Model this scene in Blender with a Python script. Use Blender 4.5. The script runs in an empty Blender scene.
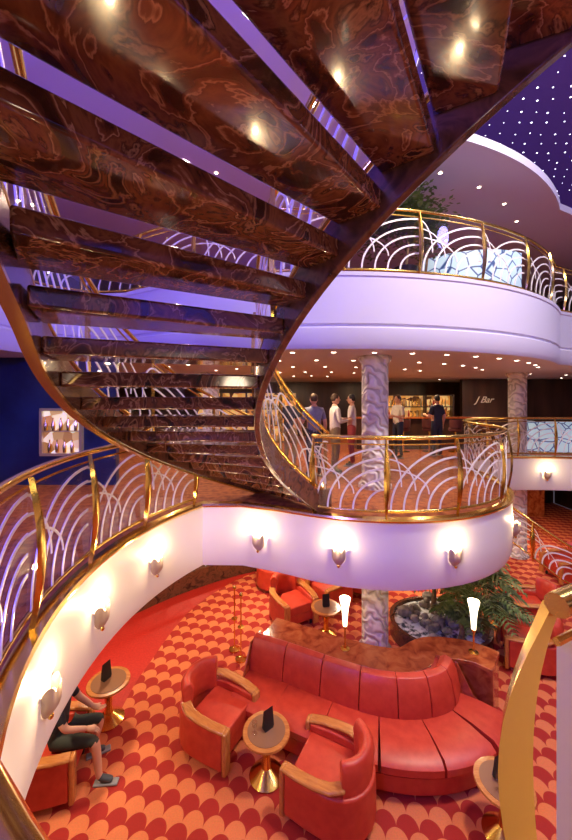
import bpy, bmesh, math, random
from math import sin, cos, pi, radians, sqrt, atan2
from mathutils import Vector, Matrix
random.seed(7)
S = bpy.context.scene
COL = S.collection
CZ = 4.6
ZM, ZU = 3.0, 6.6           # deck floors
ZLC, ZMC, ZUC, ZST = 2.1, 5.4, 8.9, 10.4

# ------------------------------------------------------------------ materials
def mat(name, col, rough=.5, metal=0, emis=None, es=0, spec=None, coat=0):
    m = bpy.data.materials.new(name); m.use_nodes = True
    b = m.node_tree.nodes['Principled BSDF']
    b.inputs['Base Color'].default_value = (*col, 1)
    b.inputs['Roughness'].default_value = rough
    b.inputs['Metallic'].default_value = metal
    if coat: b.inputs['Coat Weight'].default_value = coat; b.inputs['Coat Roughness'].default_value = .05
    if emis:
        b.inputs['Emission Color'].default_value = (*emis, 1)
        b.inputs['Emission Strength'].default_value = es
    return m
def nt(m): return m.node_tree.nodes, m.node_tree.links, m.node_tree.nodes['Principled BSDF']
def ramp(n, stops):
    r = n.new('ShaderNodeValToRGB'); e = r.color_ramp.elements
    e[0].position, e[0].color = stops[0][0], (*stops[0][1], 1)
    e[1].position, e[1].color = stops[1][0], (*stops[1][1], 1)
    for p, c in stops[2:]:
        x = e.new(p); x.color = (*c, 1)
    return r
def noisy(name, stops, scale=4, rough=.4, dist=0, detail=6, metal=0, bump=0, coat=0, stretch=None):
    m = mat(name, (1, 1, 1), rough, metal, coat=coat); n, l, b = nt(m)
    tc = n.new('ShaderNodeTexCoord'); no = n.new('ShaderNodeTexNoise')
    no.inputs['Scale'].default_value = scale; no.inputs['Detail'].default_value = detail
    no.inputs['Distortion'].default_value = dist
    src = tc.outputs['Object']
    if stretch:
        mp = n.new('ShaderNodeMapping'); mp.inputs['Scale'].default_value = stretch
        l.new(src, mp.inputs[0]); src = mp.outputs[0]
    l.new(src, no.inputs['Vector'])
    r = ramp(n, stops); l.new(no.outputs['Fac'], r.inputs[0]); l.new(r.outputs[0], b.inputs['Base Color'])
    if bump:
        bp = n.new('ShaderNodeBump'); bp.inputs['Strength'].default_value = bump
        l.new(no.outputs['Fac'], bp.inputs['Height']); l.new(bp.outputs[0], b.inputs['Normal'])
    return m

marble = noisy('brown_marble', [(.28, (.012, .004, .004)), (.40, (.055, .016, .009)), (.45, (.15, .045, .02)), (.47, (.40, .20, .11)), (.485, (.10, .028, .013)), (.55, (.19, .065, .026)), (.59, (.06, .018, .010)), (.62, (.30, .14, .07)), (.65, (.05, .015, .009)), (.75, (.018, .007, .006))], 2.9, .11, 2.0, 13, coat=.5)
stringer_m = noisy('stringer_marble', [(.3, (.03, .012, .008)), (.5, (.13, .05, .028)), (.7, (.05, .022, .015))], 6, .2, 1.2, 8, coat=.3)
brass = mat('brass', (.82, .56, .14), .2, 1)
white = mat('white_plaster', (.80, .78, .76), .45)
lilac = mat('lilac_plaster', (.66, .65, .82), .4)
ceilw = mat('ceiling_paint', (.66, .61, .74), .5)
leather = noisy('red_leather', [(.3, (.47, .035, .016)), (.7, (.58, .062, .028))], 9, .40, bump=.04)
wood = noisy('cherry_wood', [(.3, (.40, .13, .03)), (.7, (.58, .24, .06))], 5, .25, 1, stretch=(1, 6, 1), coat=.3)
woodr = noisy('red_burl_wood', [(.3, (.22, .035, .012)), (.5, (.42, .10, .03)), (.7, (.52, .17, .05))], 5, .15, 1, 3, coat=.5)
dark = mat('dark_metal', (.03, .025, .03), .35, .5)
silver = mat('satin_silver', (.86, .85, .86), .35, .15)
cream = mat('cream_panel', (.80, .74, .62), .35)
black = mat('black_plastic', (.01, .01, .012), .4)
navy = noisy('navy_wall', [(.3, (.006, .014, .06)), (.7, (.014, .035, .12))], 2, .3)
darkwall = noisy('dark_wood_wall', [(.3, (.025, .012, .010)), (.7, (.075, .032, .020))], 3, .3, stretch=(1, 1, .2))
glow = mat('warm_lamp_glass', (1, .9, .75), .3, emis=(1, .83, .55), es=4)
spotglow = mat('downlight_lens', (1, 1, 1), .3, emis=(1, .85, .65), es=12)
starglow = mat('fibre_star', (1, 1, 1), .3, emis=(.85, .85, 1), es=6)
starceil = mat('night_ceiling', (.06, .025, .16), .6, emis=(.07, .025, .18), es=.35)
water = noisy('water_foam', [(.4, (.05, .07, .09)), (.55, (.75, .8, .85))], 9, .15)
rock = noisy('rock', [(.3, (.05, .045, .045)), (.7, (.34, .31, .28))], 6, .7, bump=.5)
leaf = noisy('palm_leaf', [(.3, (.04, .10, .02)), (.7, (.22, .27, .09))], 8, .5)
redcarpet = noisy('plain_red_carpet', [(.3, (.40, .010, .006)), (.7, (.52, .024, .012))], 30, .6)
midcarpet = noisy('mid_deck_carpet', [(.35, (.20, .03, .010)), (.6, (.42, .12, .03))], 9, .7)
skin = mat('skin', (.62, .34, .22), .5)

gl = bpy.data.materials.new('railing_glass'); gl.use_nodes = True
n = gl.node_tree.nodes; l = gl.node_tree.links; n.clear()
o = n.new('ShaderNodeOutputMaterial'); mx = n.new('ShaderNodeMixShader'); t = n.new('ShaderNodeBsdfTransparent'); g = n.new('ShaderNodeBsdfGlossy')
t.inputs[0].default_value = (.97, .94, .90, 1); g.inputs['Roughness'].default_value = .04; mx.inputs[0].default_value = .10
l.new(t.outputs[0], mx.inputs[1]); l.new(g.outputs[0], mx.inputs[2]); l.new(mx.outputs[0], o.inputs[0])
glass = gl

def M(n, l, op, a, b=None, c=None):
    x = n.new('ShaderNodeMath'); x.operation = op
    for i, q in enumerate((a, b, c)):
        if q is None: continue
        if isinstance(q, (int, float)): x.inputs[i].default_value = q
        else: l.new(q, x.inputs[i])
    return x.outputs[0]
# scallop carpet
carpet = mat('scallop_carpet', (1, 1, 1), .85); n, l, b = nt(carpet)
tc = n.new('ShaderNodeTexCoord'); sp = n.new('ShaderNodeSeparateXYZ')
mp = n.new('ShaderNodeMapping'); mp.inputs['Rotation'].default_value = (0, 0, radians(12)); l.new(tc.outputs['Object'], mp.inputs[0])
l.new(mp.outputs[0], sp.inputs[0])
W = .24
u = M(n, l, 'DIVIDE', sp.outputs[0], W); v = M(n, l, 'DIVIDE', sp.outputs[1], W * .62)
j = M(n, l, 'FLOOR', v); fv = M(n, l, 'SUBTRACT', v, j)
par = M(n, l, 'FLOORED_MODULO', j, 2)
uu = M(n, l, 'ADD', u, M(n, l, 'MULTIPLY', par, .5))
fu = M(n, l, 'SUBTRACT', M(n, l, 'FRACT', uu), .5)
dy = M(n, l, 'MULTIPLY', fv, .5)
dist = M(n, l, 'SQRT', M(n, l, 'ADD', M(n, l, 'MULTIPLY', fu, fu), M(n, l, 'MULTIPLY', dy, dy)))
out = M(n, l, 'GREATER_THAN', dist, .5)
row = M(n, l, 'FLOORED_MODULO', M(n, l, 'ADD', j, out), 2)
mixc = n.new('ShaderNodeMix'); mixc.data_type = 'RGBA'
l.new(row, mixc.inputs['Factor']); mixc.inputs['A'].default_value = (.80, .22, .075, 1); mixc.inputs['B'].default_value = (.44, .018, .010, 1)
no = n.new('ShaderNodeTexNoise'); no.inputs['Scale'].default_value = 60; l.new(tc.outputs['Object'], no.inputs[0])
mul = n.new('ShaderNodeMix'); mul.data_type = 'RGBA'; mul.blend_type = 'MULTIPLY'; mul.inputs['Factor'].default_value = .35
l.new(mixc.outputs['Result'], mul.inputs['A']); l.new(no.outputs['Color'], mul.inputs['B']); l.new(mul.outputs['Result'], b.inputs['Base Color'])

# carved relief stone
relief = mat('carved_stone', (.80, .74, .70), .5); n, l, b = nt(relief)
tc = n.new('ShaderNodeTexCoord'); wv = n.new('ShaderNodeTexWave'); wv.inputs['Scale'].default_value = 3.0; wv.inputs['Distortion'].default_value = 10; wv.inputs['Detail'].default_value = 1.0
wv.bands_direction = 'DIAGONAL'
wv.inputs['Detail Scale'].default_value = 1.4
l.new(tc.outputs['Object'], wv.inputs[0]); bp = n.new('ShaderNodeBump'); bp.inputs['Strength'].default_value = .9; bp.inputs['Distance'].default_value = .04
l.new(wv.outputs['Fac'], bp.inputs['Height']); l.new(bp.outputs[0], b.inputs['Normal'])
r = ramp(n, [(.1, (.50, .46, .45)), (.45, (.80, .76, .74))]); l.new(wv.outputs['Fac'], r.inputs[0]); l.new(r.outputs[0], b.inputs['Base Color'])

# crackle art glass
crack = mat('crackle_art_glass', (.7, .85, 1), .3, emis=(.55, .78, 1), es=.45); n, l, b = nt(crack)
tc = n.new('ShaderNodeTexCoord'); vo = n.new('ShaderNodeTexVoronoi'); vo.feature = 'DISTANCE_TO_EDGE'; vo.inputs['Scale'].default_value = 3.6
l.new(tc.outputs['Object'], vo.inputs[0]); r = ramp(n, [(.0, (.03, .08, .25)), (.06, (.55, .80, 1))]); r.color_ramp.elements[0].position = .02
l.new(vo.outputs[0], r.inputs[0]); l.new(r.outputs[0], b.inputs['Base Color']); l.new(r.outputs[0], b.inputs['Emission Color'])

# back-lit shelves
def shelfmat(name, stops, es):
    m = mat(name, (1, 1, 1), .4); n, l, b = nt(m)
    tc = n.new('ShaderNodeTexCoord'); vo = n.new('ShaderNodeTexVoronoi'); vo.inputs['Scale'].default_value = 5
    l.new(tc.outputs['Object'], vo.inputs[0]); r = ramp(n, stops)
    l.new(vo.outputs['Color'], r.inputs[0]); l.new(r.outputs[0], b.inputs['Base Color']); l.new(r.outputs[0], b.inputs['Emission Color'])
    b.inputs['Emission Strength'].default_value = es
    return m
shelfm = shelfmat('lit_bottles', [(.25, (.08, .025, .006)), (.5, (.8, .34, .06)), (.75, (1, .65, .25)), (.9, (.25, .07, .02))], .6)
artm = shelfmat('lit_display', [(.2, (.35, .16, .05)), (.45, (.95, .70, .30)), (.6, (1, .9, .65)), (.8, (.5, .18, .05))], .7)

# ------------------------------------------------------------------ mesh builder
class B:
    def __init__(s): s.v = []; s.f = []; s.m = []
    def add(s, vs, fs, m=0):
        k = len(s.v); s.v += [tuple(p) for p in vs]
        for f in fs: s.f.append(tuple(i + k for i in f)); s.m.append(m)
    def sweep(s, path, prof, m=0, closed=True, cap=True):
        P = [Vector(p) for p in path]; N = len(P); K = len(prof); vs = []
        for i in range(N):
            a = P[max(i - 1, 0)]; c = P[min(i + 1, N - 1)]; t = c - a; t.z = 0
            t.normalize(); nn = Vector((t.y, -t.x, 0))
            if 0 < i < N - 1:   # mitre
                t1 = (P[i] - a); t1.z = 0
                if t1.length > 1e-6:
                    t1.normalize(); q = max(.5, abs(nn.dot(Vector((t1.y, -t1.x, 0))))); 
                    nn = nn / q
            for (uu, vv) in prof: vs.append(P[i] + nn * uu + Vector((0, 0, vv)))
        fs = []
        for i in range(N - 1):
            for k in range(K if closed else K - 1):
                k2 = (k + 1) % K
                fs.append((i * K + k, i * K + k2, (i + 1) * K + k2, (i + 1) * K + k))
        if cap and closed: fs += [tuple(range(K)), tuple((N - 1) * K + i for i in range(K))[::-1]]
        s.add(vs, fs, m)
    def tube(s, pts, r, n=8, m=0, cap=True):
        P = [Vector(p) for p in pts]; N = len(P); vs = []
        ref = None
        for i in range(N):
            t = P[min(i + 1, N - 1)] - P[max(i - 1, 0)]
            if t.length < 1e-9: t = Vector((0, 0, 1))
            t.normalize()
            if ref is None: ref = Vector((0, 0, 1)) if abs(t.z) < .9 else Vector((1, 0, 0))
            a = (ref - t * ref.dot(t)); a.normalize(); ref = a; b = t.cross(a)
            rr = r[i] if isinstance(r, (list, tuple)) else r
            for k in range(n):
                th = 2 * pi * k / n; vs.append(P[i] + a * cos(th) * rr + b * sin(th) * rr)
        fs = [(i * n + k, i * n + (k + 1) % n, (i + 1) * n + (k + 1) % n, (i + 1) * n + k) for i in range(N - 1) for k in range(n)]
        if cap: fs += [tuple(range(n))[::-1], tuple((N - 1) * n + i for i in range(n))]
        s.add(vs, fs, m)
    def box(s, c, d, rz=0, m=0):
        vs = []
        for x in (-.5, .5):
            for y in (-.5, .5):
                for z in (-.5, .5):
                    X, Y = x * d[0], y * d[1]
                    vs.append((c[0] + X * cos(rz) - Y * sin(rz), c[1] + X * sin(rz) + Y * cos(rz), c[2] + z * d[2]))
        s.add(vs, [(0, 1, 3, 2), (4, 6, 7, 5), (0, 4, 5, 1), (2, 3, 7, 6), (0, 2, 6, 4), (1, 5, 7, 3)], m)
    def lathe(s, prof, c=(0, 0, 0), m=0, n=24, sx=1, sy=1):
        vs = []; K = len(prof)
        for (r_, z) in prof:
            for k in range(n):
                th = 2 * pi * k / n; vs.append((c[0] + r_ * cos(th) * sx, c[1] + r_ * sin(th) * sy, c[2] + z))
        fs = [(i * n + k, i * n + (k + 1) % n, (i + 1) * n + (k + 1) % n, (i + 1) * n + k) for i in range(K - 1) for k in range(n)]
        fs += [tuple(range(n))[::-1], tuple((K - 1) * n + i for i in range(n))]
        s.add(vs, fs, m)
    def ell(s, c, r, m=0, n=14, jit=0):
        K = max(6, n // 2 + 2); prof = []
        vs = []
        for i in range(1, K):
            ph = pi * i / K
            for k in range(n):
                th = 2 * pi * k / n; q = 1 + random.uniform(-jit, jit)
                vs.append((c[0] + r[0] * sin(ph) * cos(th) * q, c[1] + r[1] * sin(ph) * sin(th) * q, c[2] + r[2] * cos(ph) * q))
        fs = [(i * n + k, (i + 1) * n + k, (i + 1) * n + (k + 1) % n, i * n + (k + 1) % n) for i in range(K - 2) for k in range(n)]
        t = len(vs); vs += [(c[0], c[1], c[2] + r[2]), (c[0], c[1], c[2] - r[2])]
        fs += [(t, k, (k + 1) % n) for k in range(n)]
        fs += [(t + 1, (K - 2) * n + (k + 1) % n, (K - 2) * n + k) for k in range(n)]
        s.add(vs, fs, m)
    def mesh(s, name, mats, ang=35):
        me = bpy.data.meshes.new(name); me.from_pydata(s.v, [], s.f)
        for q in mats: me.materials.append(q)
        me.polygons.foreach_set('material_index', s.m)
        bm = bmesh.new(); bm.from_mesh(me); bmesh.ops.recalc_face_normals(bm, faces=bm.faces); bm.to_mesh(me); bm.free()
        me.polygons.foreach_set('use_smooth', [True] * len(me.polygons)); me.set_sharp_from_angle(angle=radians(ang))
        return me
    def obj(s, name, mats, loc=(0, 0, 0), rz=0, bevel=0, parent=None, ang=35):
        return place(name, s.mesh(name, mats, ang), loc, rz, bevel, parent)
def place(name, me, loc=(0, 0, 0), rz=0, bevel=0, parent=None, seg=3):
    ob = bpy.data.objects.new(name, me); COL.objects.link(ob); ob.location = loc; ob.rotation_euler = (0, 0, rz)
    if bevel:
        md = ob.modifiers.new('bevel', 'BEVEL'); md.width = bevel; md.segments = seg; md.limit_method = 'ANGLE'; md.angle_limit = radians(40)
    if parent: ob.parent = parent
    return ob
def empty(name, loc=(0, 0, 0), rz=0):
    e = bpy.data.objects.new(name, None); COL.objects.link(e); e.location = loc; e.rotation_euler = (0, 0, rz); e.empty_display_size = .1
    return e
def arc(cx, cy, r, a0, a1, n):
    return [(cx + r * cos(radians(a0 + (a1 - a0) * i / n)), cy + r * sin(radians(a0 + (a1 - a0) * i / n))) for i in range(n + 1)]
def catmull(P, k=10):
    P = [Vector(p) for p in P]; out = []
    for i in range(len(P) - 1):
        p0 = P[max(i - 1, 0)]; p1 = P[i]; p2 = P[i + 1]; p3 = P[min(i + 2, len(P) - 1)]
        for j in range(k):
            t = j / k
            out.append(.5 * ((2 * p1) + (p2 - p0) * t + (2 * p0 - 5 * p1 + 4 * p2 - p3) * t * t + (3 * p1 - p0 - 3 * p2 + p3) * t ** 3))
    out.append(P[-1]); return out

# ------------------------------------------------------------------ decks
C1 = (1.8, 3.45); C2 = (1.5, 7.3)
edgeA = arc(*C1, 3.65, 246, 147, 40)                       # near-left curve
bulge = arc(*C2, 2.6, 243.5, 352, 40)
farp = [tuple(p)[:2] for p in catmull([(4.08, 6.95, 0), (4.15, 7.9, 0), (4.5, 8.9, 0), (5.4, 9.7, 0), (6.7, 9.95, 0), (8.2, 9.8, 0), (9.6, 9.2, 0), (11, 8, 0)], 6)]
mid_edge = [(.45, .15)] + edgeA + [(-.65, 5.42), (-.1, 5.2)] + bulge + farp[1:]
near_edge = [(11, 2.0), (3.0, 2.0), (.665, .88), (.45, .15)]
mid_hole = near_edge[:3] + mid_edge
arcU = arc(.8, 12.6, 7.0, 237, 320, 50)
up_edge = [(-4.6, -1.0), (-4.6, 2), (-4.6, 5.0), (-4.5, 5.9), (-4.2, 6.5), (-3.7, 6.8)] + arcU + [(7.2, 8.6), (9, 9.6), (11, 10)]
up_hole = [(11, -1), (3.6, -1.0), (3.6, 1.36), (1.58, 1.36), (1.43, -.03), (1.35, -1)] + up_edge
cl_edge = [(2.5, -1.0), (2.0, 1.0), (1.62, 3.0), (1.55, 4.4), (1.7, 5.2), (2.05, 5.62)] + [p for p in arcU if p[0] > 2.3] + [(7.2, 8.6), (9, 9.6), (11, 10)]

RX0, RX1, RY0, RY1 = -7.5, 12, -3.5, 16
def deck(name, hole, z0, z1, mtop, mbot):
    cu = bpy.data.curves.new(name, 'CURVE'); cu.dimensions = '2D'; cu.fill_mode = 'BOTH'
    for pts in ([(RX0, RY0), (RX1, RY0), (RX1, RY1), (RX0, RY1)], hole):
        sp = cu.splines.new('POLY'); sp.points.add(len(pts) - 1); sp.use_cyclic_u = True
        for i, p in enumerate(pts): sp.points[i].co = (p[0], p[1], 0, 1)
    cu.extrude = (z1 - z0) / 2
    ob = bpy.data.objects.new('tmp', cu); COL.objects.link(ob)
    dg = bpy.context.evaluated_depsgraph_get(); me = bpy.data.meshes.new_from_object(ob.evaluated_get(dg))
    bpy.data.objects.remove(ob)
    me.name = name; me.materials.clear(); me.materials.append(mtop); me.materials.append(mbot)
    for p in me.polygons:
        p.material_index = 0 if p.center.z > (z1 - z0) / 2 - .01 else 1
        p.use_smooth = False
    o = bpy.data.objects.new(name, me); COL.objects.link(o); o.location = (0, 0, (z0 + z1) / 2)
    return o
deck('floor_mid_deck', mid_hole, ZLC, ZM, midcarpet, ceilw)
deck('floor_upper_deck', up_hole, ZMC, ZU, midcarpet, ceilw)
deck('ceiling_upper_deck', [(11, -1)] + cl_edge, ZUC, ZUC + .14, ceilw, ceilw)
b = B(); b.box((2.2, 6.25, -.05), (19.5, 19.5, .1)); b.obj('floor_lower', [carpet])
b = B(); b.box((2.2, 6.25, ZST + .05), (19.5, 19.5, .1)); b.obj('ceiling_starry', [starceil])
b = B(); b.box((2.2, RY1 + .05, 5.2), (19.5, .1, 10.4)); b.obj('wall_back', [darkwall])
b = B(); b.box((RX0 - .05, 6.25, 5.2), (.1, 19.5, 10.4)); b.obj('wall_left', [darkwall])
b = B(); b.box((RX1 + .05, 6.25, 5.2), (.1, 19.5, 10.4)); b.obj('wall_right', [darkwall])
# stars
b = B()
for i in range(40):
    for k in range(34):
        x = -4 + i * .30 + random.uniform(-.05, .05) + (.15 if k % 2 else 0); y = 3 + k * .30 + random.uniform(-.05, .05)
        r_ = random.choice((.010, .013, .018)); z = ZST - .004
        b.add([(x + r_ * cos(q * pi / 3), y + r_ * sin(q * pi / 3), z) for q in range(6)], [tuple(range(6))])
b.obj('ceiling_star_lights', [starglow])

# fascias (edge bands)
def v3(p, z): return [(q[0], q[1], z) for q in p]
b = B()
profM = [(.0, .0), (.03, -.02), (.035, -.10), (.05, -.45), (.035, -.82), (.01, -.9), (-.03, -.9), (-.03, 0)]
b.sweep(v3(mid_edge, ZM), profM)
b.sweep(v3(near_edge, ZM), profM)
b.obj('trim_mid_fascia', [white])
b = B(); b.sweep(v3(mid_edge, ZM), [(-.06, .0), (.06, .0), (.065, .02), (.055, .045), (-.06, .045)]); b.obj('trim_mid_brass_edge', [brass])
b = B()
b.sweep(v3(up_edge, ZU), [(0, 0), (.05, 0), (.05, -.06), (.035, -.08), (.035, -.80), (.012, -.82), (.012, -.85), (.04, -.87), (.04, -1.12), (.0, -1.2), (-.04, -1.2), (-.04, 0)])
b.obj('trim_upper_fascia', [lilac])
b = B(); b.sweep(v3(cl_edge, ZUC), [(0, -.01), (.03, -.01), (.04, .03), (.04, .13), (.02, .15), (0, .15)]); b.obj('trim_ceiling_lip', [lilac])

# ------------------------------------------------------------------ railings
def railing(name, path, H=1.05, panel=1.15, parent=None, off=-.06, posts=True, bow=.07, flip=False, rt=.03, pw=1.0, arcs=True, gm=None):
    P = [Vector(p) for p in path]
    cum = [0]
    for i in range(1, len(P)): cum.append(cum[-1] + (P[i].xy - P[i - 1].xy).length)
    L = cum[-1]
    def at(s, h, o=0):
        s = min(max(s, 0), L); i = 1
        while i < len(P) - 1 and cum[i] < s: i += 1
        t = (s - cum[i - 1]) / max(1e-9, cum[i] - cum[i - 1]); p = P[i - 1].lerp(P[i], t)
        a = P[max(i - 2, 0)]; c = P[min(i + 1, len(P) - 1)]; d = (c - a); d.z = 0; d.normalize()
        return p + Vector((d.y, -d.x, 0)) * (off + o) + Vector((0, 0, h)), d
    b = B(); N = max(4, int(L / .12))
    ss = [L * i / N for i in range(N + 1)]
    b.tube([at(s, H)[0] for s in ss], rt, 10, 0)
    b.tube([at(s, H - .09)[0] for s in ss], .010, 6, 0)
    b.tube([at(s, .07)[0] for s in ss], .020, 8, 0)
    vs = []; fs = []
    for s in ss: vs += [at(s, .09)[0], at(s, H - .09)[0]]
    for i in range(N): fs.append((2 * i, 2 * i + 1, 2 * i + 3, 2 * i + 2))
    b.add(vs, fs, 1)
    npan = max(1, round(L / panel)); pl = L / npan; hh = H - .19
    def band(fn, w):
        vs = []; K = 14
        for i in range(K + 1):
            th = pi / 2 * i / K; s_, h_ = fn(th); s2, h2 = fn(th + .01)
            dx, dh = s2 - s_, h2 - h_; q = max(1e-6, sqrt(dx * dx + dh * dh)); nx, nh = -dh / q * w, dx / q * w
            for (A, Bh) in ((s_ - nx, h_ - nh), (s_ + nx, h_ + nh)):
                for o_ in (.008, .016): vs.append(at(A, Bh, o_)[0])
        fs = []
        for i in range(K):
            for q in ((0, 1), (1, 3), (3, 2), (2, 0)): fs.append((i * 4 + q[0], i * 4 + q[1], (i + 1) * 4 + q[1], (i + 1) * 4 + q[0]))
        b.add(vs, fs, 2)
    for k in range(npan if arcs else 0):
        s0 = k * pl
        for q in range(5):
            A = pl * (.26 + .17 * q); Hh = hh * (.32 + .16 * q)
            band(lambda th: ((s0 + pl - A * cos(th)) if not flip else (s0 + A * cos(th)), .09 + Hh * sin(th)), .013)
        for q in range(3):
            A = pl * (.20 + .19 * q); Hh = hh * (.95 - .16 * q)
            band(lambda th: ((s0 + A * sin(th)) if not flip else (s0 + pl - A * sin(th)), .09 + Hh - (Hh * .62) * (1 - cos(th))), .009)
    if posts:
        for k in range(npan + 1):
            s0 = min(max(k * pl, .03), L - .03); vs = []; K = 14
            for i in range(K + 1):
                t_ = i / K; h = -.02 + (H - .0) * t_; w = (.014 + .042 * sin(pi * t_) ** 1.3) * pw; o_ = .03 + bow * sin(pi * t_)
                p, d = at(s0, h, o_); nn = Vector((d.y, -d.x, 0))
                vs += [p - d * w - nn * .012, p - d * w * .4 + nn * .02, p + d * w * .4 + nn * .02, p + d * w - nn * .012]
            fs = [(i * 4 + a, i * 4 + (a + 1) % 4, (i + 1) * 4 + (a + 1) % 4, (i + 1) * 4 + a) for i in range(K) for a in range(4)]
            fs += [(0, 1, 2, 3), (K * 4 + 3, K * 4 + 2, K * 4 + 1, K * 4)]
            b.add(vs, fs, 0)
    return b.obj(name, [brass, gm or glass, silver], parent=parent, ang=50)
railing('balcony_railing', v3(arc(*C1, 3.65, 243, 149, 60), ZM + .045), panel=1.05)
railing('balcony_railing', v3(bulge + farp[1:], ZM + .045), panel=1.0, pw=.8)
railing('balcony_railing', v3(up_edge[1:], ZU), panel=1.25, pw=.8, rt=.024)
railing('balcony_railing', v3([(5.2, 2.0), (3.0, 2.0), (.665, .88)], ZM + .045), bow=.12, panel=1.4, off=.0, pw=1.1, arcs=False, gm=cream)

# ------------------------------------------------------------------ staircase
RI, RO = 2.1, 3.50
DA = 7.0; RIS = .175; A0 = 129
def ro(a):
    t = min(1, max(0, (a - 207) / 24)); return RO + .22 * t * t * (3 - 2 * t)
def hz(a): return 3.225 + RIS * (a - A0) / DA        # tread-top height as function of angle
stair = empty('curved_staircase', (C1[0], C1[1], ZM))
b = B()
for k in range(19):
    a = A0 + DA * k; zt = 3.225 + RIS * k - ZM; th = .105
    vs = []; n_ = 8; a0, a1 = a - 3.0, a + 4.2
    for i in range(n_ + 1):
        r_ = RI + (ro(a) - RI) * i / n_
        for (aa, zz) in ((a0, zt), (a1, zt), (a1, zt - th), (a0, zt - th)):
            vs.append((r_ * cos(radians(aa)), r_ * sin(radians(aa)), zz))
    fs = [(i * 4 + q, i * 4 + (q + 1) % 4, (i + 1) * 4 + (q + 1) % 4, (i + 1) * 4 + q) for i in range(n_) for q in range(4)]
    fs += [(0, 1, 2, 3), (n_ * 4 + 3, n_ * 4 + 2, n_ * 4 + 1, n_ * 4)]
    b.add(vs, fs)
b.obj('stair_treads', [marble], bevel=.014, parent=stair)
b = B()
for inner in (1, 0):
    pts = []
    for i in range(91):
        a = A0 - 5 + (266 - A0) * i / 90; r_ = RI - .03 if inner else ro(a) + .03
        pts.append((r_ * cos(radians(a)), r_ * sin(radians(a)), max(hz(a) - ZM, .27)))
    b.sweep(pts, [(-.03, -.25), (.03, -.25), (.03, .06), (-.03, .06)])
b.obj('stair_stringers', [stringer_m], bevel=.01, parent=stair)
b = B()
pts = []
for i in range(91):
    a = A0 - 5 + (266 - A0) * i / 90; r_ = ro(a) + .03; pts.append((r_ * cos(radians(a)), r_ * sin(radians(a)), max(hz(a) - ZM, .28)))
b.sweep(pts, [(-.034, -.275), (.034, -.275), (.034, -.252), (-.034, -.252)]); b.obj('stringer_brass_edge', [brass], parent=stair)
for inner, nm in ((1, 'inner_railing'), (0, 'outer_railing')):
    pts = []
    for i in range(81):
        a = A0 - 4 + (264 - A0) * i / 80; r_ = RI - .03 if inner else ro(a) + .03
        pts.append((r_ * cos(radians(a)), r_ * sin(radians(a)), hz(a) - ZM + .05))
    railing(nm, pts, parent=stair, off=0, bow=.02, H=.95, panel=.95 if inner else 1.3, pw=.6, rt=.022)

# ------------------------------------------------------------------ sconces
def light(name, kind, loc, col, e, size=.1, parent=None, rot=None, spot=None):
    L_ = bpy.data.lights.new(name, kind); L_.color = col; L_.energy = e
    if kind == 'AREA': L_.shape = 'DISK'; L_.size = size
    else: L_.shadow_soft_size = size
    if spot: L_.spot_size = radians(spot); L_.spot_blend = .6
    o = bpy.data.objects.new(name, L_); COL.objects.link(o); o.location = loc
    if rot: o.rotation_euler = rot
    if parent: o.parent = parent
    return o
def tulip_mesh():
    b = B(); vs = []; fs = []; n_ = 36; K = 8
    for i in range(n_ + 1):
        th = pi * i / n_
        top = .09 + .055 * abs(sin(3 * th)) ** .7
        for k in range(K):
            t_ = k / (K - 1); r_ = .030 + .060 * sin(min(1, t_ * 2.0) * pi / 2) + .006 * abs(sin(3 * th))
            vs.append((cos(th) * r_, sin(th) * r_ , -.09 + (top + .09) * t_ * (1)))
    for i in range(n_):
        for k in range(K - 1): fs.append((i * K + k, i * K + k + 1, (i + 1) * K + k + 1, (i + 1) * K + k))
    b.add(vs, fs, 0)
    b.box((0, .0, .0), (.05, .03, .12), m=1); b.ell((0, .03, -.10), (.02, .02, .026), 1)
    b.ell((0, .045, .05), (.022, .022, .04), 2)
    return b.mesh('tulip', [mat('sconce_metal', (.45, .36, .30), .4, .3), brass, glow])
tm = tulip_mesh()
def sconce(x, y, ang, z=2.5, e=13):
    root = place('wall_sconce', tm, (x, y, z), ang)     # local +y is outward
    light('bulb', 'POINT', (0, .10, .17), (1, .70, .36), e, .03, parent=root)
for a in (163, 180, 195.5, 214):
    n_ = Vector((-cos(radians(a)), -sin(radians(a))))
    sconce(C1[0] + 3.60 * cos(radians(a)), C1[1] + 3.60 * sin(radians(a)), atan2(n_.y, n_.x) - pi / 2)
for a in (252.5, 286, 325):
    sconce(C2[0] + 2.65 * cos(radians(a)), C2[1] + 2.65 * sin(radians(a)), radians(a) - pi / 2)
sconce(-.40, 5.24, radians(247) - pi / 2)
sconce(7.2, 9.88, radians(270) - pi / 2)

# ------------------------------------------------------------------ columns
def column(x, y, z0, z1, r_=.24):
    b = B(); H = z1 - z0
    b.lathe([(r_ * 1.25, 0), (r_ * 1.25, .06), (r_ * 1.1, .1), (r_, .14), (r_, H - .14), (r_ * 1.12, H - .10), (r_ * 1.25, H - .05), (r_ * 1.25, H - .002)], n=40)
    b.obj('carved_column', [relief], (x, y, z0))
column(1.64, 6.6, 0, ZLC); column(1.64, 6.6, ZM, ZMC)
column(6.85, 10.6, 0, ZLC); column(6.85, 10.6, ZM, ZMC)
column(-2.2, 10.5, ZM, ZMC)

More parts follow.
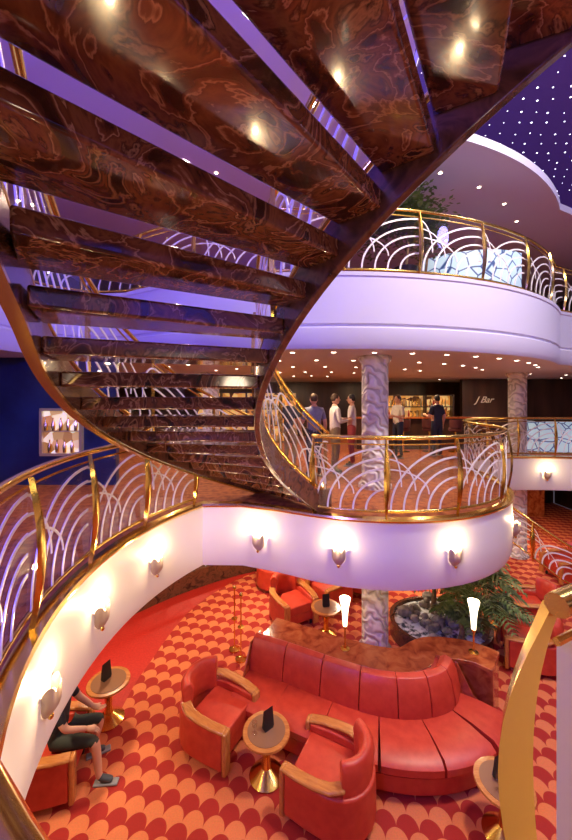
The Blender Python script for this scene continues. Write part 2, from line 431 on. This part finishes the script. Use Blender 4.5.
# ------------------------------------------------------------------ downlights
b = B()
def dl(x, y, z, r_=.04):
    n_ = 12
    b.add([(x + r_ * cos(2 * pi * q / n_), y + r_ * sin(2 * pi * q / n_), z - .006) for q in range(n_)], [tuple(range(n_))], 0)
    vs = []
    for q in range(n_):
        th = 2 * pi * q / n_
        vs += [(x + r_ * cos(th), y + r_ * sin(th), z - .006), (x + r_ * 1.4 * cos(th), y + r_ * 1.4 * sin(th), z - .002)]
    b.add(vs, [(2 * q, 2 * q + 1, (2 * q + 3) % (2 * n_), (2 * q + 2) % (2 * n_)) for q in range(n_)], 1)
for rr, st in ((6.6, 6), (5.4, 8), (4.0, 11), (2.4, 18), (.8, 45)):
    a = 228
    while a < 325:
        x = .8 + rr * cos(radians(a)); y = 12.6 + rr * sin(radians(a))
        dl(x, y, ZMC); 
        a += st
for rr, st in ((6.2, 10), (4.6, 18)):
    a = 230
    while a < 325:
        dl(.8 + rr * cos(radians(a)), 12.6 + rr * sin(radians(a)), ZUC, .035); a += st
for x, y in ((-1.2, 5.2), (-2.6, 4.6), (.4, 5.2), (-1.6, 3.4), (-3.8, 5.6)): dl(x, y, ZUC, .05)
for x in (-6.8, -6, -5.2): 
    for y in (1, 3, 5, 7, 9): dl(x, y, ZMC); dl(x, y, ZUC)
for x, y in ((7.5, 11), (9, 11.5), (8.5, 13), (6, 14), (10, 13)): dl(x, y, ZMC)
b.obj('ceiling_downlights', [spotglow, brass])

# ------------------------------------------------------------------ furniture: sofa
sp_ = catmull([(-.50, 5.62, 0), (.1, 5.34, 0), (.7, 5.04, 0), (1.25, 4.82, 0), (1.75, 4.78, 0), (2.15, 4.90, 0), (2.36, 5.15, 0)], 10)
sofa = empty('curved_sofa', (1.1, 4.8, 0))
def loc_(pts): return [(p[0] - 1.1, p[1] - 4.8, 0) for p in pts]
n_ = 6; N = len(sp_) - 1
def seg(i, tot, gap=0):
    a = i / tot * N; c = (i + 1) / tot * N; out = []
    K = 10
    for q in range(K + 1):
        s_ = a + (c - a) * q / K; s_ = min(max(s_, a + gap), c - gap); f = int(min(s_, N - 1)); t_ = s_ - f
        out.append(sp_[f].lerp(sp_[f + 1], t_))
    return out
b = B()
b.sweep(loc_(sp_), [(-.16, .05), (.66, .05), (.68, .26), (.05, .26), (-.16, .26)])
b.sweep(loc_(sp_), [(-.20, .05), (-.12, .05), (-.14, .80), (-.20, .82)])
b.obj('base', [leather], bevel=.015, parent=sofa)
b = B()
for i in range(6):
    b.sweep(loc_(seg(i, 6, .05)), [(.06, .27), (.66, .27), (.73, .32), (.73, .40), (.66, .455), (.40, .47), (.06, .455)])
b.obj('seat_cushions', [leather], bevel=.03, parent=sofa, ang=50)
b = B()
for i in range(7):
    b.sweep(loc_(seg(i, 7, .06)), [(-.10, .44), (.14, .44), (.14, .56), (.09, .78), (.02, .90), (-.07, .92), (-.14, .86), (-.14, .6)])
b.obj('back_cushions', [leather], bevel=.035, parent=sofa, ang=50)
b = B()
b.sweep(loc_([sp_[0] - (sp_[1] - sp_[0]) * .4, sp_[0]]), [(-.2, 0), (.68, 0), (.68, .3), (.3, .5), (.1, .86), (-.2, .86)])
b.sweep(loc_([sp_[-1], sp_[-1] + (sp_[-1] - sp_[-2]) * .4]), [(-.2, 0), (.68, 0), (.68, .3), (.3, .5), (.1, .86), (-.2, .86)])
b.obj('end_panels', [woodr], bevel=.01, parent=sofa)
# console behind the sofa
b = B()
cp = catmull([(-.28, 6.02, 0), (.3, 5.74, 0), (.86, 5.46, 0), (1.38, 5.27, 0), (1.8, 5.24, 0), (2.25, 5.48, 0), (2.75, 5.42, 0), (3.05, 5.2, 0)], 6)
b.sweep(cp, [(-.27, .74), (.225, .74), (.225, .80), (-.27, .80)])
b.sweep(cp, [(-.20, 0), (.18, 0), (.18, .74), (-.20, .74)])
b.obj('curved_console', [woodr], bevel=.01)

# torch lamps
def torch(x, y, z):
    b = B()
    b.lathe([(.07, 0), (.07, .015), (.025, .03), (.014, .06), (.014, .30), (.03, .33), (.035, .36)], m=0, n=16)
    pr = [(.03, .34), (.034, .40), (.042, .52), (.055, .64), (.078, .74), (.085, .78), (.078, .78), (.05, .64), (.035, .5), (.02, .36)]
    b.lathe(pr, m=1, n=20)
    ob = b.obj('torch_lamp', [brass, glow], (x, y, z)); light('lamp_bulb', 'POINT', (0, 0, .86), (1, .75, .42), 12, .06, parent=ob)
torch(.90, 5.46, .80); torch(2.82, 5.38, .80)

# armchairs
def chair_mesh():
    b = B()
    U = [(.36, -.34), (.1, -.36), (-.12, -.36)] + arc(-.12, 0, .36, 270, 90, 12)[1:-1] + [(-.12, .36), (.1, .36), (.36, .34)]
    b.sweep(v3(U, 0), [(-.06, .08), (.06, .08), (.07, .54), (-.05, .54)], 0)
    bk = arc(-.12, 0, .35, 245, 115, 12)
    b.sweep(v3(bk, 0), [(-.02, .44), (.075, .40), (.11, .78), (.06, .86), (-.0, .86), (-.05, .78)], 0)
    b.box((.04, 0, .37), (.60, .58, .17), 0, 0); b.box((.02, 0, .2), (.62, .62, .2), 0, 0)
    for sg in (-1, 1):
        A = [(-.30, .30 * sg), (-.16, .37 * sg), (.0, .385 * sg), (.2, .375 * sg), (.38, .34 * sg)]
        zs = [.62, .595, .58, .565, .545]
        b.sweep([(p[0], p[1], z) for p, z in zip(A, zs)], [(-.065, -.02), (.065, -.02), (.065, .025), (-.065, .025)], 1)
        b.sweep([(.36, .34 * sg, 0), (.42, .335 * sg, 0)], [(-.065, .04), (.065, .04), (.065, .56), (-.065, .56)], 1)
        for x in (-.25, .3): b.lathe([(.025, 0), (.03, .09)], (x, .28 * sg, 0), 2, 10)
    return b.mesh('armchair', [leather, wood, black], 50)
cm = chair_mesh()
def chair(x, y, face): place('armchair', cm, (x, y, 0), radians(face), .022)
chair(-.92, 4.85, -28); chair(.48, 4.08, 152)
chair(.12, 7.5, -60); chair(1.0, 8.1, 215); chair(1.9, 8.6, 250); chair(-.2, 8.9, 20)
chair(4.25, 6.3, 160); chair(5.0, 7.35, 170); chair(7.2, 9.2, 180); chair(5.1, 5.2, 150); chair(6.3, 6.4, 150)
chair(-2.88, 4.32, 12)

# tables
tabm = None
def table_mesh():
    b = B()
    b.lathe([(.20, 0), (.21, .02), (.15, .06), (.06, .12), (.045, .22), (.06, .34), (.12, .48), (.16, .515)], m=0, n=28)
    b.lathe([(.16, .515), (.27, .52), (.29, .54), (.285, .56), (.23, .562), (.23, .515)], m=1, n=36)
    b.lathe([(.0, .556), (.232, .556), (.232, .566), (.0, .566)], m=2, n=36)
    return b.mesh('side_table', [brass, wood, mat('brown_stone_top', (.26, .13, .07), .15)], 40)
tbm = table_mesh()
for x, y in ((-.24, 4.38), (-2.55, 5.15), (.78, 7.0), (2.30, 3.78), (4.3, 7.25)): place('side_table', tbm, (x, y, 0))
def menu(x, y, rz):
    b = B()
    b.box((0, 0, .01), (.12, .06, .02), 0, 0)
    b.add([(-.07, -.03, .02), (.07, -.03, .02), (.07, .0, .24), (-.07, .0, .24), (-.07, .03, .02), (.07, .03, .02)], [(0, 1, 2, 3), (3, 2, 5, 4), (0, 3, 4), (1, 5, 2), (0, 4, 5, 1)], 0)
    b.obj('menu_stand', [black], (x, y, .567), rz)
menu(-.22, 4.40, .7); menu(2.28, 3.83, .4); menu(-2.6, 5.18, 1.2); menu(.78, 7.0, .2)
def glass_cup(x, y):
    b = B(); b.lathe([(.03, 0), (.03, .004), (.004, .01), (.004, .06), (.03, .09), (.035, .14), (.033, .14), (.026, .09), (.0, .065)], n=14); b.obj('wine_glass', [glass], (x, y, .567))
glass_cup(-.38, 4.33); glass_cup(2.20, 3.70)

# brass stanchions
for x, y in ((-.80, 6.35), (-.95, 6.6)):
    b = B(); b.lathe([(.10, 0), (.10, .02), (.03, .05), (.012, .07), (.012, 1.1), (.03, 1.12), (.03, 1.16), (.01, 1.19)], n=16)
    b.lathe([(.0, .55), (.05, .555), (.06, .58), (.0, .585)], n=16); b.obj('brass_stanchion', [brass], (x, y, 0))

# red carpet strip along the left, low divider
b = B()
b.sweep([(p.x, p.y, .0) for p in catmull([(-2.95, 4.95, 0), (-3.0, 5.4, 0), (-2.95, 6.2, 0), (-2.6, 8.0, 0), (-1.6, 9.6, 0), (0, 10.8, 0)], 8)], [(-1.3, .001), (.55, .001), (.55, .004), (-1.3, .004)])
b.obj('floor_plain_red_border', [redcarpet])
b = B()
dv = [(p.x, p.y, .0) for p in catmull([(-4.4, 6.4, 0), (-3.6, 7.4, 0), (-2.6, 8.5, 0), (-1.4, 9.4, 0), (-.2, 10, 0)], 8)]
b.sweep(dv, [(-.1, .008), (.1, .008), (.1, .45), (-.1, .45)], 0)
b.tube([(p[0], p[1], .98) for p in dv], .025, 8, 1)
for i in range(0, len(dv) - 2, 2):
    p = Vector(dv[i]); q = Vector(dv[i + 2]); mm = (p + q) / 2; d = (q - p).normalized()
    b.tube([mm + d * .2 * cos(th * pi / 8) + Vector((0, 0, .45 + .50 * sin(th * pi / 8))) for th in range(9)], .012, 5, 2)
b.obj('low_divider_with_rail', [stringer_m, brass, silver])

# planter with rocks, water and palms
pl = empty('rock_planter', (3.0, 7.0, 0))
b = B()
b.lathe([(.95, 0), (.95, .30), (.88, .30), (.86, .24), (0, .24)], m=0, n=40, sx=1.0, sy=.9)
b.lathe([(0, .24), (.85, .245), (.85, .25), (0, .26)], m=1, n=40, sx=1, sy=.9)
b.obj('basin', [stringer_m, water], parent=pl)
b = B()
for i in range(44):
    a = random.uniform(0, 2 * pi); r_ = sqrt(random.random()) * .74; q = random.uniform(.05, .14)
    b.ell((r_ * cos(a), r_ * sin(a) * .9, .27 + random.uniform(0, .14)), (q, q * random.uniform(.6, 1), q * .8), 0, 9, .14)
b.obj('rocks', [rock], parent=pl, ang=25)
def frond(b, base, az, L_, rise, m=0):
    d = Vector((cos(az), sin(az), 0)); side = Vector((-sin(az), cos(az), 0)); P = []
    for i in range(13):
        t_ = i / 12; P.append(Vector(base) + d * L_ * (t_ ** .9) + Vector((0, 0, rise * sin(t_ * 2.2) - .25 * L_ * t_ * t_)))
    b.tube(P, [.010 * (1 - i / 15) for i in range(13)], 4, m)
    for i in range(1, 13):
        ll = .30 * L_ * sin(pi * (i / 13) ** .7) + .03
        for sg in (-1, 1):
            tip = P[i] + side * sg * ll + d * ll * .6 - Vector((0, 0, ll * .45)); w = d * .018
            b.add([P[i] - w, P[i] + w, (P[i] + tip) / 2 + w * 1.1 + Vector((0, 0, .02)), tip, (P[i] + tip) / 2 - w * 1.1 + Vector((0, 0, .02))], [(0, 1, 2, 3, 4)], m)
trunk = noisy('palm_trunk', [(.3, (.08, .05, .03)), (.7, (.25, .16, .09))], 12, .8)
def palm(name, x, y, z, H, nf, L_, parent=None):
    b = B(); b.tube([(0, 0, 0), (.03, .01, H * .5), (.0, .02, H)], [.06, .045, .04], 8, 1)
    for i in range(nf): frond(b, (0, .02, H), i * 2.4 + random.uniform(-.2, .2), L_ * random.uniform(.75, 1.1), random.uniform(.15, .6))
    b.obj(name, [leaf, trunk], (x, y, z), parent=parent)
palm('palm', .42, -.15, .25, .85, 28, .95, pl); palm('palm', .0, .30, .25, .9, 24, .85, pl); palm('palm', .62, -.5, .25, .6, 24, .75, pl); palm('palm', .15, -.55, .25, .35, 16, .5, pl)
# upper-deck plants in pots
for x, y in ((2.2, 6.6), (1.7, 7.0), (2.75, 7.1)):
    e = empty('potted_tree', (x, y, ZU))
    b = B(); b.lathe([(.16, 0), (.2, .3), (.22, .42), (.2, .42), (.18, .36), (0, .36)], n=24); b.obj('pot', [dark], parent=e)
    b = B(); b.tube([(0, 0, .36), (.05, 0, .8), (0, .03, 1.5)], [.03, .025, .02], 8, 1)
    for i in range(1100):
        c = Vector((random.gauss(0, .2), random.gauss(0, .18), 1.45 + random.gauss(0, .26))); c.z = min(c.z, 2.15); a = random.uniform(0, 6.3); d = Vector((cos(a), sin(a), random.uniform(-.5, .5))) * .10; s_ = Vector((-sin(a), cos(a), 0)) * .035
        b.add([c, c + d * .5 + s_, c + d, c + d * .5 - s_], [(0, 1, 2, 3)], 0)
    b.obj('foliage', [leaf, trunk], parent=e)

# crackle glass screens on upper deck & far bar
b = B(); b.sweep([(x, y, 0) for x, y in arc(4.3, 9.0, 1.5, 215, 300, 20)], [(-.02, .02), (.02, .02), (.02, 1.15), (-.02, 1.15)]); b.obj('art_glass_screen', [crack], (0, 0, ZU))
b = B(); b.sweep([(x, y, 0) for x, y in arc(8.6, 12.2, 1.4, 200, 300, 16)], [(-.02, .02), (.02, .02), (.02, .95), (-.02, .95)]); b.obj('art_glass_screen', [crack], (0, 0, ZM))

# ------------------------------------------------------------------ mid deck background
b = B(); b.box((-5.3, 6.8, (ZM + ZMC) / 2), (4.2, .12, ZMC - ZM - .004)); b.obj('wall_navy_partition', [navy])
e = empty('lit_display_niche', (-4.2, 6.70, 4.0))
b = B(); 
for d, c in (((.78, .08, .05), (0, 0, .42)), ((.78, .08, .05), (0, 0, -.42)), ((.05, .08, .8), (-.37, 0, 0)), ((.05, .08, .8), (.37, 0, 0)), ((.7, .07, .02), (0, 0, .02))): b.box(c, d)
b.obj('frame', [mat('niche_frame', (.7, .6, .4), .3, .6)], parent=e)
b = B(); b.box((0, .02, 0), (.7, .02, .8)); b.obj('display', [artm], parent=e)
b = B()
for i in range(9):
    z = -.38 if i % 2 else .03; b.lathe([(.03, 0), (.035, .12), (.012, .18), (.012, .24)], (-.28 + i * .07, -.02, z), 0, 8)
b.obj('bottles', [brass], parent=e)
def bar_shelf(x0, x1, y, z, H, name='back_bar_shelf', rows=3):
    e = empty(name, ((x0 + x1) / 2, y, z)); w = x1 - x0
    b = B(); b.box((0, .12, H / 2), (w, .04, H)); b.obj('back_panel', [shelfm], parent=e)
    b = B()
    for i in range(rows + 1): b.box((0, 0, .02 + i * (H - .04) / rows), (w, .24, .04))
    k = int(w / 1.2) + 1
    for i in range(k + 1): b.box((-w / 2 + i * w / k, -.01, H / 2), (.06, .26, H))
    b.obj('shelves', [darkwall], parent=e)
    b = B()
    for r_ in range(rows):
        x = -w / 2 + .12
        while x < w / 2 - .1:
            b.lathe([(.035, 0), (.038, .16), (.014, .24), (.014, .30)], (x, -.02, .04 + r_ * (H - .04) / rows), random.choice((0, 1, 2)), 8); x += random.uniform(.10, .2)
    b.obj('bottles', [brass, mat('bottle_red', (.4, .03, .02), .1), mat('bottle_pale', (.4, .30, .16), .1)], parent=e)
bar_shelf(-3.4, .4, 13.6, ZM, 1.9); bar_shelf(3.2, 6.3, 13.6, ZM, 1.8, rows=4)
b = B(); b.box((9, 13.7, ZM + 1.19), (4.6, .2, 2.38)); b.obj('wall_bar_panel', [darkwall])
tx = bpy.data.curves.new('bar_sign', 'FONT'); tx.body = "J Bar"; tx.size = .34; tx.extrude = .01; tx.align_x = 'CENTER'; tx.shear = .5
o = bpy.data.objects.new('bar_sign', tx); COL.objects.link(o); o.location = (7.5, 13.57, 4.5); o.rotation_euler = (pi / 2, 0, 0); tx.materials.append(mat('sign_metal', (.7, .62, .55), .4))
e = empty('bar_counter', (4.4, 11.9, ZM))
b = B(); b.box((0, 0, .5), (4.2, .55, 1.0)); b.obj('front', [darkwall], parent=e)
b = B(); b.box((0, -.02, 1.02), (4.4, .75, .05)); b.obj('top', [woodr], bevel=.01, parent=e)
def stool(x, y):
    b = B(); b.lathe([(.2, 0), (.2, .02), (.03, .05), (.03, .62), (.05, .64)], m=0, n=16); b.lathe([(.17, .64), (.2, .67), (.2, .72), (.16, .76), (0, .77)], m=1, n=20)
    b.sweep(v3(arc(0, 0, .19, 20, 160, 10), 0), [(-.02, .76), (.02, .76), (.03, 1.0), (-.01, 1.0)], 1); b.obj('bar_stool', [brass, stoolm], (x, y, ZM), random.uniform(2.6, 3.6))
stoolm = mat('stool_fabric', (.10, .02, .02), .6)
for i in range(5): stool(2.8 + i * .8, 11.0)

# lower far background
b = B(); b.box((2.2, 14.2, 1.05), (16, .15, 2.09)); b.obj('wall_lower_back', [woodr])
# lower stair at right
railing('lower_stair_railing', [(5.25, 8.9, 1.25), (5.6, 8.35, .95), (6.1, 7.95, .55), (6.7, 7.75, .2), (7.1, 7.7, .02)], H=.9, panel=.8)

# ------------------------------------------------------------------ people
def cloth(name, c): return noisy(name, [(.3, tuple(q * .8 for q in c)), (.7, c)], 20, .8)
eye_m = mat('eye', (.03, .02, .02), .2); lip_m = mat('lips', (.5, .15, .12), .5); sole_m = mat('sole', (.25, .25, .25), .6)
def person(name, loc, rz, J, top, bot, hair, shoes, short_leg=False, sleeve='short', head_tilt=0, belt=None):
    root = empty(name, loc, rz)
    keys = ['pelvis', 'spine', 'chest', 'neck', 'necktop']
    E = [('pelvis', 'spine', 'top'), ('spine', 'chest', 'top'), ('chest', 'neck', 'top'), ('neck', 'necktop', 'skin')]
    for s_ in 'LR':
        keys += [s_ + k for k in ('sh', 'el', 'wr', 'hip', 'kn', 'an', 'toe', 'mid')]
        E += [('chest', s_ + 'sh', 'top'), (s_ + 'sh', s_ + 'el', 'top'), (s_ + 'el', s_ + 'wr', 'top' if sleeve == 'long' else 'skin'),
              ('pelvis', s_ + 'hip', 'bot'), (s_ + 'hip', s_ + 'mid', 'bot'), (s_ + 'mid', s_ + 'kn', 'bot'), (s_ + 'kn', s_ + 'an', 'skin' if short_leg else 'bot'), (s_ + 'an', s_ + 'toe', 'shoe')]
    R = dict(pelvis=(.15, .115), spine=(.145, .105), chest=(.165, .11), neck=(.07, .065), necktop=(.052, .055), sh=(.068, .068), el=(.044, .044), wr=(.027, .03), hip=(.098, .1), mid=(.085, .085), kn=(.06, .062), an=(.04, .042), toe=(.042, .03))
    for s_ in 'LR': J[s_ + 'mid'] = tuple((Vector(J[s_ + 'hip']) + Vector(J[s_ + 'kn'])) / 2)
    me = bpy.data.meshes.new('sk'); me.from_pydata([J[k] for k in keys], [(keys.index(a), keys.index(c)) for a, c, _ in E], [])
    ob = bpy.data.objects.new('sk', me); COL.objects.link(ob)
    ob.modifiers.new('skin', 'SKIN'); sd = ob.modifiers.new('sub', 'SUBSURF'); sd.levels = 2; sd.render_levels = 2
    for i, k in enumerate(keys):
        kk = k if k in R else k[1:]
        me.skin_vertices[0].data[i].radius = R[kk]; me.skin_vertices[0].data[i].use_root = (i == 0)
    dg = bpy.context.evaluated_depsgraph_get(); dg.update(); bm_ = bpy.data.meshes.new_from_object(ob.evaluated_get(dg)); bpy.data.objects.remove(ob)
    bm_.materials.clear(); mats = [top, bot, skin, shoes]
    for q in mats: bm_.materials.append(q)
    idx = dict(top=0, bot=1, skin=2, shoe=3)
    for p in bm_.polygons:
        best = 1e9; mi = 0; tt = 0
        for a, c, g_ in E:
            A = Vector(J[a]); D = Vector(J[c]) - A; t_ = max(0, min(1, (p.center - A).dot(D) / D.length_squared)); d = (p.center - A - D * t_).length
            if d < best: best = d; mi = idx[g_]; seg_ = (a, c); tt = t_
        if seg_[1][1:] == 'el' and sleeve == 'short' and tt > .75: mi = 2
        if seg_ == ('pelvis', 'spine') and tt < .05: mi = 1
        p.material_index = mi; p.use_smooth = True
    bm_.name = 'body'; o = bpy.data.objects.new('body', bm_); COL.objects.link(o); o.parent = root
    # head
    nk = Vector(J['necktop']); h = B(); c = nk + Vector((0, -.015, .085))
    h.ell(c, (.074, .092, .115), 0, 20)
    h.ell(c + Vector((0, -.03, -.06)), (.05, .05, .05), 0, 14)
    h.tube([c + Vector((0, -.088, .01)), c + Vector((0, -.108, -.02)), c + Vector((0, -.090, -.028))], [.008, .014, .008], 8, 0)
    for sg in (-1, 1):
        h.ell(c + Vector((.03 * sg, -.082, .008)), (.013, .008, .008), 2, 10); h.ell(c + Vector((.075 * sg, .005, -.01)), (.012, .02, .03), 0, 10)
    h.ell(c + Vector((0, -.084, -.058)), (.024, .008, .006), 3, 10)
    h.ell(c + Vector((0, .018, .028)), (.082, .092, .105), 1, 18)
    h.obj('head', [skin, hair, eye_m, lip_m], parent=root, ang=80)
    # hands
    for s_ in 'LR':
        wr = Vector(J[s_ + 'wr']); el = Vector(J[s_ + 'el']); d = (wr - el).normalized(); down = J.get(s_ + 'hand')
        if down: d = Vector(down).normalized()
        sg = -1 if s_ == 'L' else 1
        side = d.cross(Vector((1, 0, 0)) if abs(d.z) > .6 else Vector((0, 0, 1))).normalized(); nr = side.cross(d).normalized()
        b = B(); pc = wr + d * .045
        b.tube([wr - d * .015, wr + d * .03, wr + d * .07, wr + d * .088], [.026, .033, .035, .03], 12, 0)
        for i, (o_, L_) in enumerate(((-.028, .062), (-.010, .075), (.010, .07), (.027, .055))):
            p0 = wr + d * .078 + side * o_; q = nr * sg
            b.tube([p0, p0 + d * L_ * .4 + q * .004, p0 + d * L_ * .75 + q * .016, p0 + d * L_ + q * .032], [.0095, .009, .008, .006], 7, 0)
        p0 = wr + d * .03 - side * .028
        b.tube([p0, p0 + d * .025 - side * .022, p0 + d * .05 - side * .030 + nr * sg * .008], [.012, .010, .007], 7, 0)
        b.obj('hand_' + s_, [skin], parent=root, ang=80)
    # shoe soles
    b = B()
    for s_ in 'LR':
        an = Vector(J[s_ + 'an']); to = Vector(J[s_ + 'toe']); d = (to - an); d.z = 0; d.normalize(); base = min(an.z, to.z) - .03
        b.sweep([(an - d * .06).xy.to_3d() , an.xy.to_3d(), (to + d * .03).xy.to_3d(), (to + d * .06).xy.to_3d()], [(-.045, base - .01), (.045, base - .01), (.045, base + .018), (-.045, base + .018)])
    b.obj('shoe_soles', [sole_m], bevel=.012, parent=root)
    return root
def stand(dx=0, arm=0, lean=0):
    J = dict(pelvis=(0, 0, .93), spine=(0, .0, 1.10), chest=(0, .0 + lean, 1.30), neck=(0, .01 + lean, 1.46), necktop=(0, lean, 1.53))
    for s_, g_ in (('L', -1), ('R', 1)):
        J[s_ + 'sh'] = (.175 * g_, lean, 1.39); J[s_ + 'hip'] = (.09 * g_, 0, .88); J[s_ + 'kn'] = (.105 * g_, -.02, .49); J[s_ + 'an'] = (.11 * g_, .03, .075); J[s_ + 'toe'] = (.13 * g_, -.12, .042)
        if arm == 1 or (arm == 2 and g_ > 0): J[s_ + 'el'] = (.25 * g_, -.03, 1.12); J[s_ + 'wr'] = (.17 * g_, -.25, 1.16)
        else: J[s_ + 'el'] = (.24 * g_, .03, 1.12); J[s_ + 'wr'] = (.25 * g_, -.05, .87)
    return J
hairs = [mat('hair_brown', (.05, .025, .012), .6), mat('hair_grey', (.35, .33, .32), .6), mat('hair_black', (.015, .012, .012), .6)]
navyc = cloth('navy_cloth', (.02, .025, .06)); khaki = cloth('khaki_cloth', (.30, .22, .13)); greyc = cloth('grey_shirt', (.22, .24, .33)); whitec = cloth('white_shirt', (.75, .72, .68)); redc = cloth('wine_cloth', (.35, .05, .05)); shoe_m = mat('black_shoe', (.02, .02, .02), .5)
person('standing_man', (.10, 8.3, ZM), radians(150), stand(arm=0), navyc, khaki, hairs[0], shoe_m)
person('standing_man', (.59, 7.55, ZM), radians(190), stand(arm=2), greyc, navyc, hairs[0], shoe_m)
person('standing_woman', (1.08, 7.9, ZM), radians(100), stand(arm=1), whitec, khaki, hairs[0], shoe_m, sleeve='long')
person('standing_woman', (1.60, 8.7, ZM), radians(250), stand(arm=2), whitec, redc, hairs[2], shoe_m)
person('standing_woman', (3.1, 9.9, ZM), radians(290), stand(arm=1), whitec, navyc, hairs[0], shoe_m)
person('standing_man', (4.3, 10.2, ZM), radians(200), stand(arm=2), navyc, navyc, hairs[2], shoe_m)
# seated man in lower lounge (local facing -y)
J = dict(pelvis=(0, .02, .57), spine=(0, .0, .74), chest=(0, -.03, .94), neck=(0, -.06, 1.10), necktop=(0, -.08, 1.17),
         Lsh=(-.18, -.04, 1.03), Rsh=(.18, -.04, 1.03), Lel=(-.25, -.16, .79), Rel=(.25, -.14, .79), Lwr=(-.17, -.38, .70), Rwr=(.16, -.34, .70),
         Lhip=(-.10, -.02, .54), Rhip=(.10, -.02, .54), Lkn=(-.17, -.46, .54), Rkn=(.16, -.44, .54), Lan=(-.16, -.50, .085), Ran=(.22, -.30, .085), Ltoe=(-.18, -.66, .042), Rtoe=(.27, -.46, .042))
J['Lhand'] = (.1, -1, -.35); J['Rhand'] = (-.1, -1, -.35)
person('seated_man', (-2.76, 4.34, 0), radians(102), J, cloth('black_tshirt', (.015, .015, .02)), cloth('olive_shorts', (.03, .035, .025)), hairs[0], mat('grey_sneaker', (.05, .06, .07), .6), short_leg=True)

# ------------------------------------------------------------------ lights
WARM = (1, .70, .40); PUR = (.36, .30, 1.0)
dn = (0, 0, 0)
for i, (x, y, e_) in enumerate(((-2.5, 8.5, 45), (.4, 7.6, 45), (1.2, 10, 45), (4, 10.6, 45), (7, 12, 45), (-3.5, 11, 45), (-6, 3.5, 30), (.5, 12.3, 40), (3.5, 12.6, 40))):
    light('mid_ceiling_lamp', 'AREA', (x, y, ZMC - .02), WARM, e_, .12)
for x, y, e_ in ((-2.9, 6.2, 45), (-3.2, 3.8, 35), (-.5, 7.8, 55), (1.5, 9.5, 50), (3.2, 8.6, 50), (8, 11.5, 50), (-2.5, 10, 40), (4.6, 11.5, 50)):
    light('lower_ceiling_lamp', 'AREA', (x, y, ZLC - .02), (1, .76, .50), e_, .2)
for x, y, e_ in ((5.5, 10, 30), (.5, 9, 35), (-3.0, 9, 35), (-6, 5, 30), (-1.2, 5.2, 40)):
    light('upper_ceiling_lamp', 'AREA', (x, y, ZUC - .02), (1, .70, .52), e_, .1)
light('added_atrium_light', 'AREA', (3.6, 3.4, ZST - .1), (1, .82, .62), 540, 1.0)  # added key lights, out of view overhead, to brighten the lower lounge
light('added_atrium_light', 'AREA', (7.0, 4.2, ZST - .1), (.8, .74, 1), 230, 1.2)
light('added_violet_fill', 'POINT', (4.6, 1.2, 6.9), (.48, .42, 1), 190, .35)  # unseen violet fills added in open air to tint fascia and ceilings
light('added_violet_fill', 'POINT', (-1.9, -.6, 6.0), (.10, .08, 1), 760, .3)  # added off-frame fill that turns the near tread faces blue
light('added_violet_fill', 'POINT', (6.5, 3.0, 9.3), PUR, 100, .3)
light('added_warm_fill', 'POINT', (1.6, -1.6, 4.9), (1, .76, .52), 70, .25)  # warm fill added behind the camera, no fixture modelled

w = bpy.data.worlds.new('w'); S.world = w; w.use_nodes = True
w.node_tree.nodes['Background'].inputs[0].default_value = (.6, .5, .65, 1); w.node_tree.nodes['Background'].inputs[1].default_value = .12
try:
    S.view_settings.view_transform = 'Standard'; S.view_settings.look = 'None'
except Exception as ex: print(ex)

cd = bpy.data.cameras.new('camera'); cam = bpy.data.objects.new('camera', cd); COL.objects.link(cam)
cam.location = (0, 0, CZ); cam.rotation_euler = (pi / 2, 0, 0)
cd.sensor_fit = 'VERTICAL'; cd.sensor_height = 36; cd.sensor_width = 24.5; cd.lens = 358 / 840 * 36; cd.shift_y = -20 / 840; cd.clip_start = .02
S.camera = cam
